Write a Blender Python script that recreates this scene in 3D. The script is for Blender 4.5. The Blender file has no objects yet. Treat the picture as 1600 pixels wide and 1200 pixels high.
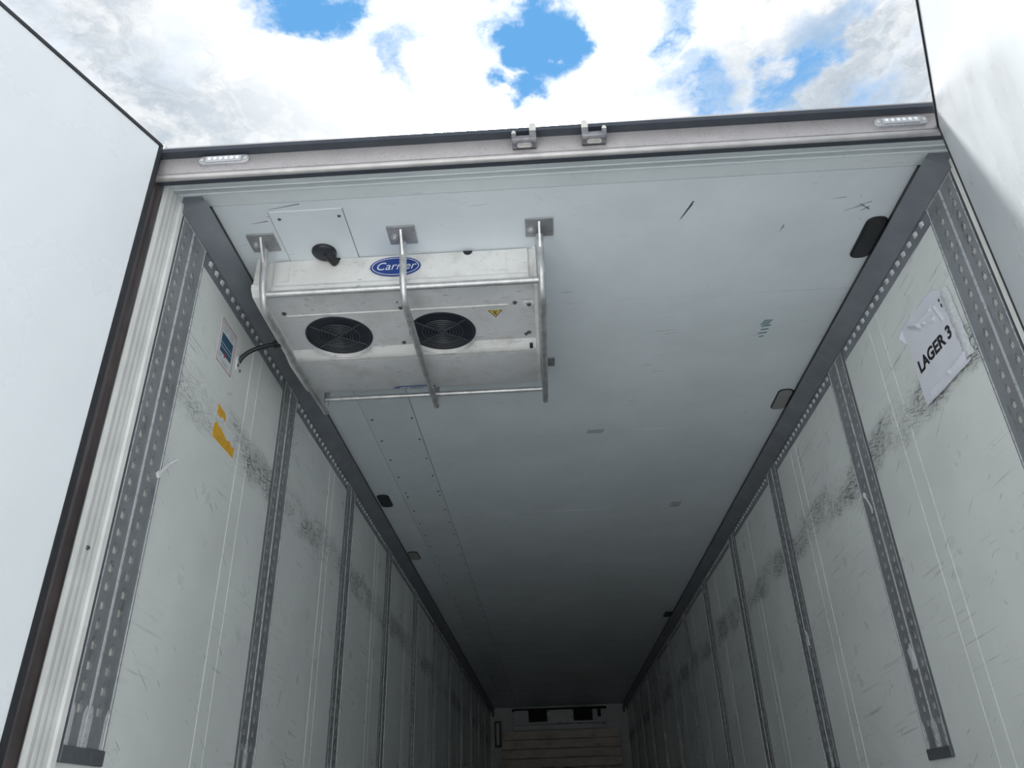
import bpy, bmesh, math, random
from mathutils import Vector, Matrix
random.seed(7)
S = bpy.context.scene
COL = S.collection
# All measures below are written in metres from the photographer's eye (x centred on the
# trailer, y into the trailer, z up); SH moves them so that the yard's ground lies at z = 0.
SH = Vector((0.0, -1.75, 1.98))
H = 1.82                       # ceiling

# ---------------------------------------------------------------- camera
cam_d = bpy.data.cameras.new('camera'); cam = bpy.data.objects.new('camera', cam_d); COL.objects.link(cam)
yaw, pitch, roll = -0.0342, 0.5125, -0.0343
cy, sy, cp, sp = math.cos(yaw), math.sin(yaw), math.cos(pitch), math.sin(pitch)
fw = Vector((sy*cp, cy*cp, sp)); rt = Vector((cy, -sy, 0)); up = rt.cross(fw)
r2 = rt*math.cos(roll) + up*math.sin(roll); u2 = up*math.cos(roll) - rt*math.sin(roll)
M = Matrix((r2, u2, -fw)).transposed().to_4x4(); M.translation = Vector((-0.1144, 0, 0)) + SH
cam.matrix_world = M
cam_d.sensor_width = 36.0; cam_d.lens = 27.402; cam_d.clip_end = 500
S.camera = cam

# ---------------------------------------------------------------- view, world, sun
S.view_settings.view_transform = 'Standard'; S.view_settings.look = 'None'
S.view_settings.gamma = 1.0; S.view_settings.use_curve_mapping = False
S.view_settings.exposure = 0.66
SUN_DIR = Vector((-0.04, 0.47, 0.87)).normalized()
SUN_STRENGTH = 5.3
SKY_STRENGTH = 1.0

class NT:
    """small node-tree writer"""
    def __init__(s, tree): s.t = tree; s.n = tree.nodes; s.l = tree.links; s.n.clear()
    def new(s, typ, **kw):
        n = s.n.new(typ)
        for k, v in kw.items():
            if k == 'ins':
                for kk, vv in v.items(): s.set(n, kk, vv)
            else: setattr(n, k, v)
        return n
    def set(s, n, k, v):
        if hasattr(v, 'is_output'): s.l.new(v, n.inputs[k])
        else: n.inputs[k].default_value = v
    def math(s, op, a, b=None, c=None, clamp=False):
        n = s.new('ShaderNodeMath', operation=op, use_clamp=clamp)
        for i, v in enumerate((a, b, c)):
            if v is not None: s.set(n, i, v)
        return n.outputs[0]
    def vmath(s, op, a, b=None):
        n = s.new('ShaderNodeVectorMath', operation=op); s.set(n, 0, a)
        if b is not None: s.set(n, 1, b)
        return n.outputs['Value'] if op in ('LENGTH', 'DISTANCE', 'DOT_PRODUCT') else n.outputs[0]
    def noise(s, vec, scale, detail=4, rough=.55, dist=0.0):
        n = s.new('ShaderNodeTexNoise'); s.set(n, 'Vector', vec)
        for k, v in (('Scale', scale), ('Detail', detail), ('Roughness', rough), ('Distortion', dist)): s.set(n, k, v)
        return n
    def ramp(s, fac, a, b, lo=0.0, hi=1.0, smooth=True):
        n = s.new('ShaderNodeMapRange', interpolation_type='SMOOTHSTEP' if smooth else 'LINEAR')
        s.set(n, 0, fac); s.set(n, 1, a); s.set(n, 2, b); s.set(n, 3, lo); s.set(n, 4, hi)
        return n.outputs[0]
    def mix(s, fac, a, b, blend='MIX'):
        n = s.new('ShaderNodeMix', data_type='RGBA', blend_type=blend)
        s.set(n, 0, fac); s.set(n, 6, a); s.set(n, 7, b)
        return n.outputs[2]
    def map(s, vec, scale=(1,1,1), rot=(0,0,0), loc=(0,0,0)):
        n = s.new('ShaderNodeMapping'); s.set(n, 'Vector', vec)
        n.inputs['Scale'].default_value = scale; n.inputs['Rotation'].default_value = rot; n.inputs['Location'].default_value = loc
        return n.outputs[0]
def aniso(t, pos, rot, scale):
    return t.map(t.map(pos, rot=rot), scale)
def c4(c): return (c[0], c[1], c[2], 1.0)

def build_world():
    w = bpy.data.worlds.new('sky'); S.world = w; w.use_nodes = True
    t = NT(w.node_tree)
    d = t.new('ShaderNodeTexCoord').outputs['Generated']
    sep = t.new('ShaderNodeSeparateXYZ', ins={0: d})
    z = sep.outputs[2]
    zc = t.math('MAXIMUM', z, 0.06)
    uv = t.new('ShaderNodeCombineXYZ', ins={0: t.math('DIVIDE', sep.outputs[0], zc), 1: t.math('DIVIDE', sep.outputs[1], zc), 2: 0.0}).outputs[0]
    warp = t.noise(uv, 5.0, 6, .6)
    wv = t.vmath('SUBTRACT', warp.outputs['Color'], (.5, .5, .5))
    wv = t.vmath('MULTIPLY', wv, (.34, .34, 0))
    uvw = t.vmath('ADD', uv, wv)
    dens = t.noise(uv, 3.1, 11, .62, .4).outputs[0]
    fine = t.noise(uvw, 7.5, 9, .64, .5).outputs[0]
    body = t.math('MULTIPLY_ADD', fine, .55, t.math('MULTIPLY', dens, .45))
    # the gaps of blue between the clouds
    hole = None
    for (hx, hy, rx, ry, a) in ((-.275, .685, .080, .060, .62), (.040, .73, .050, .085, .66), (-.005, .80, .055, .045, .50),
                                (.425, .855, .045, .12, .46), (-.18, .78, .035, .07, .36), (.31, .87, .08, .05, .34), (.24, .74, .06, .06, .34),
                                (.50, .72, .03, .10, .22), (.6, .95, .12, .1, .25)):
        dv = t.vmath('MULTIPLY', t.vmath('SUBTRACT', uvw, (hx, hy, 0)), (1/rx, 1/ry, 0))
        g = t.ramp(t.vmath('LENGTH', dv), 0.25, 1.5, a, 0.0)
        hole = g if hole is None else t.math('MAXIMUM', hole, g)
    cover = t.math('SUBTRACT', t.math('MULTIPLY_ADD', body, 1.9, -.33), hole)
    cl = t.ramp(cover, .04, .62)
    # cloud shading: thick grey bellies, bright rims
    belly = t.noise(uv, 2.6, 8, .6, .3).outputs[0]
    sdot = t.vmath('DOT_PRODUCT', d, tuple(SUN_DIR))
    glow = t.ramp(sdot, .90, 1.0)
    dv = t.vmath('MULTIPLY', t.vmath('SUBTRACT', uvw, (-.50, .76, 0)), (1/.13, 1/.20, 0))
    belly = t.math('ADD', belly, t.ramp(t.vmath('LENGTH', dv), .1, 1.3, .14, 0.0))
    shade = t.ramp(t.math('ADD', t.math('MULTIPLY', belly, .5), t.math('MULTIPLY', fine, .5)), .41, .60)
    ccol = t.mix(shade, (.68, .685, .685, 1), (.32, .37, .42, 1))
    ccol = t.mix(t.math('MULTIPLY', glow, .55), ccol, (1.15, 1.14, 1.10, 1))
    blue = t.mix(t.ramp(z, 0.0, .8), (.42, .58, .76, 1), (.095, .275, .54, 1))
    col = t.mix(cl, blue, ccol)
    # towards the horizon clouds merge into pale haze, brightened to add fill light in the trailer
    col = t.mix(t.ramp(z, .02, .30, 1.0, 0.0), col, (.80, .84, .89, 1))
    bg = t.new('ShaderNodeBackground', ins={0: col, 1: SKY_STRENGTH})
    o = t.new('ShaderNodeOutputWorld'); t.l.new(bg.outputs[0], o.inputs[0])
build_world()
sl = bpy.data.lights.new('sun', 'SUN'); so = bpy.data.objects.new('sun', sl); COL.objects.link(so)
sl.energy = SUN_STRENGTH; sl.angle = math.radians(6); sl.color = (1.0, .975, .94)
so.rotation_euler = SUN_DIR.to_track_quat('Z', 'Y').to_euler(); so.location = (0, 0, 30)

# ---------------------------------------------------------------- materials
MATS = {}
def mat(name, col, rough=.5, metal=0.0, var=.06, vscale=6.0, bump=0.0, bscale=60.0, spec=.5, fn=None):
    m = bpy.data.materials.new(name); m.use_nodes = True
    t = NT(m.node_tree)
    pos = t.new('ShaderNodeNewGeometry').outputs['Position']
    n = t.noise(pos, vscale, 5, .6).outputs[0]
    f = t.ramp(n, .3, .7, 1-var, 1+var)
    base = t.mix(1.0, c4(col), t.new('ShaderNodeCombineColor', ins={0: f, 1: f, 2: f}).outputs[0], 'MULTIPLY')
    if fn: base = fn(t, pos, base)
    b = t.new('ShaderNodeBsdfPrincipled')
    t.set(b, 'Base Color', base); t.set(b, 'Metallic', metal); t.set(b, 'Specular IOR Level', spec)
    t.set(b, 'Roughness', t.ramp(t.noise(pos, vscale*3, 4).outputs[0], .3, .7, max(.05, rough-.07), min(1, rough+.07)))
    if bump:
        bn = t.new('ShaderNodeBump'); t.set(bn, 'Strength', bump); t.set(bn, 'Distance', .004)
        t.set(bn, 'Height', t.noise(pos, bscale, 4).outputs[0]); t.l.new(bn.outputs[0], b.inputs['Normal'])
    o = t.new('ShaderNodeOutputMaterial'); t.l.new(b.outputs[0], o.inputs[0])
    MATS[name] = m
    return m

def wall_wear(t, pos, base):
    """rubbed band where the load brushes the wall, and fine scratches"""
    s = t.new('ShaderNodeSeparateXYZ', ins={0: pos}); z = s.outputs[2]
    wob = t.math('MULTIPLY_ADD', t.noise(pos, 5, 4).outputs[0], .14, -.07)
    zz = t.math('ADD', z, wob)
    band = t.math('MULTIPLY', t.ramp(zz, 3.13, 3.20), t.ramp(zz, 3.27, 3.35, 1, 0))
    hair = None
    for sc, ro in (((1, 20, 190), .30), ((1, 24, 210), .62), ((1, 18, 170), -.25)):
        v = aniso(t, pos, (ro, 0, 0), sc)
        h = t.ramp(t.noise(v, 1.0, 3, .6).outputs[0], .560, .62)
        hair = h if hair is None else t.math('MAXIMUM', hair, h)
    patch = t.ramp(t.noise(t.map(pos, (1, 1.5, 2.4), loc=(0, .37, 0)), 1.6, 3).outputs[0], .38, .60)
    f1 = t.math('MULTIPLY', t.math('MULTIPLY', band, hair), t.math('MULTIPLY_ADD', patch, .75, .22))
    base = t.mix(f1, base, (.035, .04, .045, 1))
    smear = t.math('MULTIPLY', band, t.math('MULTIPLY', patch, .28))
    base = t.mix(smear, base, (.22, .23, .22, 1))
    # faint dark streaks along the wall
    v = aniso(t, pos, (.06, 0, 0), (1, 3.2, 95))
    st = t.ramp(t.noise(v, 1.0, 3, .55).outputs[0], .60, .70)
    st = t.math('MULTIPLY', st, t.ramp(t.noise(pos, 2.3, 3).outputs[0], .42, .66, 0, .42))
    base = t.mix(st, base, (.18, .19, .18, 1))
    # single deep scores
    v = aniso(t, pos, (.55, 0, 0), (1, 7, 170))
    sc = t.ramp(t.noise(v, 1.0, 2, .5).outputs[0], .715, .74, 0, .7)
    base = t.mix(sc, base, (.06, .065, .07, 1))
    return base
def ceil_wear(t, pos, base):
    v = aniso(t, pos, (0, 0, .12), (9, 80, 1))
    h = t.ramp(t.noise(v, 1.0, 3, .55).outputs[0], .64, .70)
    h = t.math('MULTIPLY', h, t.ramp(t.noise(pos, 3.1, 3).outputs[0], .50, .68, 0, .30))
    base = t.mix(h, base, (.14, .15, .15, 1))
    v = aniso(t, pos, (0, 0, .6), (130, 11, 1))
    h = t.ramp(t.noise(v, 1.0, 3, .5).outputs[0], .735, .76, 0, .40)
    return t.mix(h, base, (.10, .11, .11, 1))
def door_wear(t, pos, base):
    v = t.map(pos, (5, 5, 1.3))
    h = t.ramp(t.noise(v, 1.0, 5, .6).outputs[0], .45, .75, 0, .14)
    base = t.mix(h, base, (.60, .63, .65, 1))
    h = t.ramp(t.noise(t.map(pos, (70, 70, 22)), 1, 3, .5).outputs[0], .74, .80, 0, .18)
    return t.mix(h, base, (.22, .24, .26, 1))
def grime(t, pos, base):
    h = t.ramp(t.noise(pos, 9, 6, .65).outputs[0], .48, .72, 0, .50)
    base = t.mix(h, base, (.45, .44, .425, 1))
    h = t.ramp(t.noise(t.map(pos, (20, 90, 90)), 1, 4, .6).outputs[0], .62, .70, 0, .5)
    return t.mix(h, base, (.16, .15, .14, 1))
def speckle(t, pos, base):
    h = t.ramp(t.noise(pos, 170, 3, .7).outputs[0], .55, .70, 0, .45)
    return t.mix(h, base, (.16, .155, .16, 1))
def rail_wear(t, pos, base):
    h = t.ramp(t.noise(t.map(pos, (1, 30, 9)), 1, 5, .65).outputs[0], .56, .72, 0, .45)
    return t.mix(h, base, (.07, .07, .065, 1))
def peel(t, pos, base):
    h = t.ramp(t.noise(aniso(t, pos, (.5, 0, 0), (1, 40, 200)), 1, 3, .6).outputs[0], .60, .66, 0, .65)
    return t.mix(h, base, (.05, .05, .05, 1))
def plank_wear(t, pos, base):
    h = t.ramp(t.noise(t.map(pos, (2.5, 1, 14)), 1, 5, .65).outputs[0], .5, .7, 0, .5)
    base = t.mix(h, base, (.22, .19, .15, 1))
    h = t.ramp(t.noise(t.map(pos, (5, 1, 9)), 1, 3, .6).outputs[0], .66, .72, 0, .8)
    return t.mix(h, base, (.07, .05, .04, 1))

mat('wall_white', (.80, .835, .82), .34, var=.05, vscale=2.2, bump=.10, bscale=22, fn=wall_wear)
mat('ceil_white', (.745, .815, .865), .36, var=.05, vscale=2.0, bump=.22, bscale=16, fn=ceil_wear)
mat('strip_white', (.70, .76, .79), .36, var=.05, vscale=3, fn=ceil_wear)
mat('cover_white', (.715, .78, .825), .42, var=.05, vscale=3, fn=ceil_wear)
mat('door_white', (.73, .775, .81), .32, var=.03, vscale=1.3, bump=.10, bscale=7, fn=door_wear)
mat('jamb_white', (.74, .75, .74), .40, var=.08, vscale=8, bump=.1, fn=None)
mat('outer_white', (.78, .80, .80), .35)
mat('rubber', (.020, .022, .026), .45, var=.2)
mat('seal_brown', (.060, .048, .048), .2, var=.3, vscale=5)
mat('header_steel', (.46, .44, .45), .42, metal=.35, var=.05, vscale=10, fn=speckle)
mat('bead_steel', (.50, .49, .495), .35, metal=.35, var=.1, vscale=14)
mat('dark_steel', (.05, .06, .078), .5, metal=.2, var=.1)
mat('corner_alu', (.27, .295, .33), .38, metal=.3, var=.10, vscale=7, bump=.05)
mat('rail_alu', (.31, .33, .35), .42, metal=.35, var=.10, vscale=9, fn=rail_wear)
mat('bright_alu', (.74, .76, .78), .30, metal=.35, var=.03, vscale=12)
mat('slot_back', (.62, .61, .58), .5, metal=.1, var=.2, vscale=30)
mat('cap_grey', (.10, .11, .12), .5, var=.1)
mat('galv', (.56, .57, .58), .36, metal=.65, var=.16, vscale=25, bump=.08)
mat('plate_galv', (.36, .37, .39), .45, metal=.5, var=.12, vscale=25)
mat('unit_white', (.76, .77, .765), .42, var=.06, vscale=6, fn=grime)
mat('unit_panel', (.68, .70, .72), .42, var=.06, vscale=5, fn=grime)
mat('fan_black', (.018, .022, .032), .42, var=.15)
mat('fan_wire', (.06, .068, .082), .38, var=.1)
mat('logo_blue', (.012, .050, .26), .35, var=.05)
mat('logo_white', (.85, .86, .88), .4, var=.03)
mat('yellow', (.85, .46, .03), .5, var=.08, vscale=20, fn=peel)
mat('tri_yellow', (.72, .55, .16), .5, var=.1, vscale=40)
mat('paper', (.80, .82, .90), .6, var=.02, vscale=12, bump=.12, bscale=40)
mat('tape', (.70, .73, .76), .25, var=.10, vscale=60, bump=.6, bscale=90)
mat('ink', (.012, .012, .014), .6, var=.05)
mat('print_blue', (.035, .11, .19), .45, var=.1)
mat('print_grey', (.36, .40, .42), .5)
mat('print_red', (.45, .07, .08), .5)
mat('sticker_white', (.74, .77, .80), .4, var=.03)
mat('teal_ink', (.10, .25, .28), .6)
mat('hatch_grey', (.16, .165, .165), .6)
mat('lens', (.45, .47, .50), .12, var=.05, vscale=80)
mat('led', (.90, .92, .95), .15, var=.1, vscale=90)
mat('lamp_rim', (.42, .43, .46), .3, metal=.3)
mat('smoke_lens', (.085, .085, .095), .3, var=.1)
mat('grey_lens', (.28, .28, .28), .35, var=.1)
mat('zinc_worn', (.66, .65, .62), .35, metal=.4, var=.15, vscale=40)
mat('zinc_dark', (.22, .22, .24), .38, metal=.6, var=.2, vscale=40)
mat('cable_black', (.02, .021, .025), .4, var=.1)
mat('screw_dark', (.10, .10, .10), .45, metal=.4)
mat('tie_white', (.80, .81, .82), .4, var=.05)
mat('plank', (.68, .62, .54), .55, var=.1, vscale=4, fn=plank_wear)
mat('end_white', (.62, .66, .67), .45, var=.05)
mat('vent_dark', (.006, .006, .008), .7)
mat('ground', (.68, .68, .67), .85, var=.10, vscale=.8, bump=.4, bscale=30)
mat('floor_alu', (.42, .43, .43), .5, metal=.2, var=.1)

# ---------------------------------------------------------------- mesh helpers
class MB:
    def __init__(s): s.v = []; s.f = []
    def add(s, vs, fs):
        o = len(s.v); s.v += [tuple(v) for v in vs]; s.f += [tuple(i+o for i in f) for f in fs]; return s
    def box(s, x0, x1, y0, y1, z0, z1):
        return s.add([(x0,y0,z0),(x1,y0,z0),(x1,y1,z0),(x0,y1,z0),(x0,y0,z1),(x1,y0,z1),(x1,y1,z1),(x0,y1,z1)],
                     [(0,3,2,1),(4,5,6,7),(0,1,5,4),(1,2,6,5),(2,3,7,6),(3,0,4,7)])
    def obox(s, c, ux, uy, uz, hx, hy, hz):
        c = Vector(c); ux, uy, uz = Vector(ux).normalized(), Vector(uy).normalized(), Vector(uz).normalized()
        vs = [c + ux*hx*a + uy*hy*b + uz*hz*d for d in (-1,1) for a, b in ((-1,-1),(1,-1),(1,1),(-1,1))]
        return s.add(vs, [(0,3,2,1),(4,5,6,7),(0,1,5,4),(1,2,6,5),(2,3,7,6),(3,0,4,7)])
    def prism(s, pts, a0, a1, axis='y'):
        """closed outline pts extruded from a0 to a1; pts are (x,z) for y, (y,z) for x, (x,y) for z"""
        n = len(pts)
        mk = {'y': lambda p, a: (p[0], a, p[1]), 'x': lambda p, a: (a, p[0], p[1]), 'z': lambda p, a: (p[0], p[1], a)}[axis]
        vs = [mk(p, a0) for p in pts] + [mk(p, a1) for p in pts]
        fs = [tuple(range(n)), tuple(range(2*n-1, n-1, -1))] + [(i, n+i, n+(i+1) % n, (i+1) % n) for i in range(n)]
        return s.add(vs, fs)
    def tube(s, path, r, n=12, cap=True):
        path = [Vector(p) for p in path]; rings = []
        ref = None
        for i, p in enumerate(path):
            t = (path[min(i+1, len(path)-1)] - path[max(i-1, 0)]).normalized()
            if ref is None:
                a = Vector((1,0,0)) if abs(t.x) < .8 else Vector((0,1,0))
                ref = (a - t*a.dot(t)).normalized()
            else: ref = (ref - t*ref.dot(t)).normalized()
            b = t.cross(ref); rr = r[i] if isinstance(r, (list, tuple)) else r
            rings.append([p + (ref*math.cos(k*2*math.pi/n) + b*math.sin(k*2*math.pi/n))*rr for k in range(n)])
        vs = [v for ring in rings for v in ring]; fs = []
        for i in range(len(rings)-1):
            for k in range(n):
                fs.append((i*n+k, i*n+(k+1) % n, (i+1)*n+(k+1) % n, (i+1)*n+k))
        if cap: fs += [tuple(range(n-1, -1, -1)), tuple((len(rings)-1)*n+k for k in range(n))]
        return s.add(vs, fs)
    def torus(s, c, R, r, nrm=(0,0,1), n=40, m=6):
        c = Vector(c); w = Vector(nrm).normalized()
        a = Vector((1,0,0)) if abs(w.x) < .8 else Vector((0,1,0)); a = (a - w*a.dot(w)).normalized(); b = w.cross(a)
        vs = []; fs = []
        for i in range(n):
            e = a*math.cos(i*2*math.pi/n) + b*math.sin(i*2*math.pi/n)
            for k in range(m):
                q = k*2*math.pi/m; vs.append(c + e*(R + r*math.cos(q)) + w*(r*math.sin(q)))
        for i in range(n):
            for k in range(m):
                fs.append((i*m+k, ((i+1) % n)*m+k, ((i+1) % n)*m+(k+1) % m, i*m+(k+1) % m))
        return s.add(vs, fs)
    def lathe(s, c, prof, nrm=(0,0,1), n=40):
        """prof: (radius, height along nrm)"""
        c = Vector(c); w = Vector(nrm).normalized()
        a = Vector((1,0,0)) if abs(w.x) < .8 else Vector((0,1,0)); a = (a - w*a.dot(w)).normalized(); b = w.cross(a)
        vs = []; fs = []
        for (rr, h) in prof:
            for i in range(n):
                vs.append(c + (a*math.cos(i*2*math.pi/n) + b*math.sin(i*2*math.pi/n))*rr + w*h)
        for j in range(len(prof)-1):
            for i in range(n): fs.append((j*n+i, j*n+(i+1) % n, (j+1)*n+(i+1) % n, (j+1)*n+i))
        if prof[0][0] > 1e-6: fs.append(tuple(range(n-1, -1, -1)))
        if prof[-1][0] > 1e-6: fs.append(tuple((len(prof)-1)*n+i for i in range(n)))
        return s.add(vs, fs)
    def plate(s, us, vs_, filled, x0, x1, flip=False):
        """perforated plate in the y,z plane between x0 (front) and x1 (back)"""
        nu, nv = len(us), len(vs_)
        idx = {}
        V = []; F = []
        def vert(i, j, b):
            k = (i, j, b)
            if k not in idx: idx[k] = len(V); V.append((x1 if b else x0, us[i], vs_[j]))
            return idx[k]
        for i in range(nu-1):
            for j in range(nv-1):
                if not filled(i, j): continue
                F.append((vert(i,j,0), vert(i+1,j,0), vert(i+1,j+1,0), vert(i,j+1,0)))
                for (di, dj, a, b) in ((-1,0,(i,j),(i,j+1)), (1,0,(i+1,j),(i+1,j+1)), (0,-1,(i,j),(i+1,j)), (0,1,(i,j+1),(i+1,j+1))):
                    ii, jj = i+di, j+dj
                    if not (0 <= ii < nu-1 and 0 <= jj < nv-1) or not filled(ii, jj):
                        F.append((vert(*a,0), vert(*b,0), vert(*b,1), vert(*a,1)))
        return s.add(V, F)

ORG = {}
def obj(name, mb, material, parent=None, org=None, label=None, cat=None, group=None, kind=None, sharp=38, bevel=0):
    vs = mb.v
    if org is None:
        xs = [v[0] for v in vs]; ys = [v[1] for v in vs]; zs = [v[2] for v in vs]
        org = Vector(((min(xs)+max(xs))/2, (min(ys)+max(ys))/2, min(zs)))
    org = Vector(org)
    me = bpy.data.meshes.new(name)
    me.from_pydata([tuple(Vector(v)-org) for v in vs], [], mb.f)
    bm = bmesh.new(); bm.from_mesh(me); bmesh.ops.recalc_face_normals(bm, faces=bm.faces); bm.to_mesh(me); bm.free()
    me.materials.append(MATS[material]); me.shade_smooth(); me.set_sharp_from_angle(angle=math.radians(sharp))
    o = bpy.data.objects.new(name, me)
    place(o, org, parent)
    if bevel:
        b = o.modifiers.new('bevel', 'BEVEL'); b.width = bevel; b.segments = 2; b.limit_method = 'ANGLE'
    tag(o, label, cat, group, kind)
    return o
def place(o, org, parent=None):
    COL.objects.link(o); ORG[o] = Vector(org)
    if parent is None: o.location = Vector(org) + SH
    else: o.parent = parent; o.location = Vector(org) - ORG[parent]
def tag(o, label=None, cat=None, group=None, kind=None):
    for k, v in (('label', label), ('category', cat), ('group', group), ('kind', kind)):
        if v: o[k] = v
def thing(name, org, label, cat, group=None, kind=None):
    o = bpy.data.objects.new(name, None); o.empty_display_size = .05; place(o, org); tag(o, label, cat, group, kind); return o
def again(o, org, parent=None):
    """another object with the same mesh"""
    c = o.copy(); 
    c.parent = None
    place(c, org, parent); return c
def text_mesh(body, size, align='CENTER', shear=0.0, offset=0.0):
    cu = bpy.data.curves.new('t', 'FONT'); cu.body = body; cu.size = size; cu.align_x = align; cu.align_y = 'CENTER'
    cu.shear = shear; cu.offset = offset; cu.extrude = .0006; cu.resolution_u = 4
    to = bpy.data.objects.new('t', cu); COL.objects.link(to)
    dg = bpy.context.evaluated_depsgraph_get(); me = bpy.data.meshes.new_from_object(to.evaluated_get(dg))
    mb = MB(); mb.add([tuple(v.co) for v in me.vertices], [tuple(p.vertices) for p in me.polygons])
    bpy.data.objects.remove(to); bpy.data.curves.remove(cu); bpy.data.meshes.remove(me)
    return mb
def lay(mb, c, ux, uy):
    """turn a mesh drawn in x,y into the plane with axes ux, uy at c"""
    c, ux, uy = Vector(c), Vector(ux).normalized(), Vector(uy).normalized(); w = ux.cross(uy)
    mb.v = [tuple(c + ux*v[0] + uy*v[1] + w*v[2]) for v in mb.v]; return mb
def stadium(cx, cy, hx, hy, r, n=6):
    pts = []
    for (sx, sy_, a0) in ((1,1,0),(-1,1,90),(-1,-1,180),(1,-1,270)):
        for k in range(n+1):
            a = math.radians(a0 + 90*k/n); pts.append((cx + sx*(hx-r) + r*math.cos(a), cy + sy_*(hy-r) + r*math.sin(a)))
    return pts
ORD = ['first', 'second', 'third', 'fourth', 'fifth', 'sixth', 'seventh', 'eighth', 'ninth', 'tenth', 'eleventh']
YE = 15.2        # far bulkhead
FL = -0.78       # trailer floor
WX = 1.235       # wall face
RY, RS, RW = 1.7734, 1.2048, 0.1848   # lashing rails: near edge, spacing, width
SEAMS = [2.607 + 1.2048*k for k in range(11)]

# ---------------------------------------------------------------- ground and shell
g = MB(); n = 24
g.add([(-120 + 240*i/n, -120 + 240*j/n, -1.98) for j in range(n+1) for i in range(n+1)],
      [(j*(n+1)+i, j*(n+1)+i+1, (j+1)*(n+1)+i+1, (j+1)*(n+1)+i) for j in range(n) for i in range(n)])
obj('ground', g, 'ground', label='pale concrete yard the trailer stands on', kind='structure')
obj('floor', MB().box(-1.235, 1.235, 1.72, YE, FL-.10, FL), 'floor_alu', label='metal loading floor of the trailer', kind='structure')
def side_wall(sd, name):
    w = obj(name, MB().box(*sorted((sd*1.242, sd*1.30)), 1.72, YE+.06, FL-.10, 1.90), 'outer_white',
            label=('left' if sd < 0 else 'right') + ' white scuffed inner wall of the trailer', kind='structure')
    ed = [1.862]
    for s_ in SEAMS: ed += [s_, s_+.095]
    ed.append(YE)
    for i in range(0, len(ed)-1):
        a, b = ed[i], ed[i+1]
        if b - a < .01: continue
        if i % 2 == 0:
            obj('wall_panel', MB().box(*sorted((sd*WX, sd*1.244)), a+.0015, b-.0015, FL, H+.02), 'wall_white', w)
        else:
            e = WX-.0004; r_ = WX-.0015
            m = MB().prism([(sd*1.244, a), (sd*e, a), (sd*r_, a+.002), (sd*r_, a+.0035), (sd*e, a+.0055), (sd*e, b-.0055), (sd*r_, b-.0035), (sd*r_, b-.002), (sd*e, b), (sd*1.244, b)], FL, H+.02, 'z')
            obj('joint_strip', m, 'wall_white', w, sharp=5)
    return w
wall_l = side_wall(-1, 'wall_left'); wall_r = side_wall(1, 'wall_right')
ceil = obj('ceiling', MB().box(-1.30, 1.30, 1.735, YE+.06, H+.012, 1.90), 'outer_white', label='white panelled ceiling of the trailer with dark scratches', kind='structure')
cs = [1.9245] + [2.589 + 1.2095*k for k in range(11)] + [YE]
CX0, CX1 = -.985, -.735
obj('ceiling_edge_panel', MB().box(-1.235, 1.235, 1.862, 1.9225, H-.001, H+.014), 'strip_white', ceil)
for i in range(len(cs)-1):
    if cs[i+1]-cs[i] < .02: continue
    obj('ceiling_panel', MB().box(-1.24, 1.24, cs[i]+.0014, cs[i+1]-.0014, H, H+.014), 'ceil_white', ceil)
cov = [1.965, 4.578, 7.19, 9.80, 12.41, 15.0]
scr = MB().lathe((0,0,0), [(.0001, -.004), (.004, -.0035), (.0062, -.001), (.0062, 0)], n=10)
scr_o = None
for i in range(5):
    a, b = cov[i]+.001, cov[i+1]-.001
    cp_ = obj('cover_panel', MB().box(CX0, CX1, a, b, H-.0035, H+.001), 'cover_white', ceil, bevel=.001)
    obj('seam_shadow_line', MB().box(CX0-.0022, CX0, a, b, H-.0010, H+.001).box(CX1, CX1+.0022, a, b, H-.0010, H+.001), 'hatch_grey', cp_)  # caulk seam, its dark tone also painting the panel's shadow line
    nn = 11
    ys = [a+.035 + (b-a-.07)*k/(nn-1) for k in range(nn)]
    for yy in ys:
        for xx in (-.957, -.752):
            if scr_o is None:
                scr_o = obj('screw', MB().add([(v[0]+xx, v[1]+yy, v[2]+H-.0035) for v in scr.v], scr.f), 'screw_dark', cp_, org=(xx, yy, H-.0035))
            else: again(scr_o, (xx, yy, H-.0035), cp_)
# far bulkhead
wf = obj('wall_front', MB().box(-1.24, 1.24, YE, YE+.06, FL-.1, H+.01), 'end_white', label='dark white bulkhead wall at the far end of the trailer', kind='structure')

# ---------------------------------------------------------------- rear frame: header and posts
hd = thing('trim_1', (0, 1.70, 1.734), 'grey steel header beam across the top of the trailer doorway', None, kind='structure')
obj('header_face', MB().prism([(1.70, 1.750), (1.70, 1.812), (1.735, 1.90), (1.78, 1.90), (1.78, 1.80), (1.735, 1.750)], -1.262, 1.262, 'x'), 'header_steel', hd)
ring = [(1.711 + .0115*math.cos(a), 1.7435 + .0095*math.sin(a)) for a in [math.radians(k) for k in range(0, 360, 24)]]
obj('header_bead', MB().prism(ring, -1.262, 1.262, 'x'), 'bead_steel', hd, sharp=60)
obj('header_underside', MB().prism([(1.709, 1.7355), (1.709, 1.752), (1.74, 1.752), (1.734, 1.7355)], -1.255, 1.255, 'x'), 'dark_steel', hd)
obj('roof_lip', MB().prism([(1.672, 1.812), (1.670, 1.824), (1.674, 1.828), (1.74, 1.905), (1.74, 1.812)], -1.275, 1.275, 'x'), 'dark_steel', hd)
obj('ribbed_strip', MB().prism([(1.735, 1.742), (1.752, 1.757), (1.757, 1.757), (1.800, 1.783), (1.804, 1.781), (1.808, 1.786), (1.848, 1.808), (1.853, 1.806), (1.866, 1.818), (1.866, 1.832), (1.735, 1.832)], -1.24, 1.24, 'x'), 'strip_white', hd)
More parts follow.
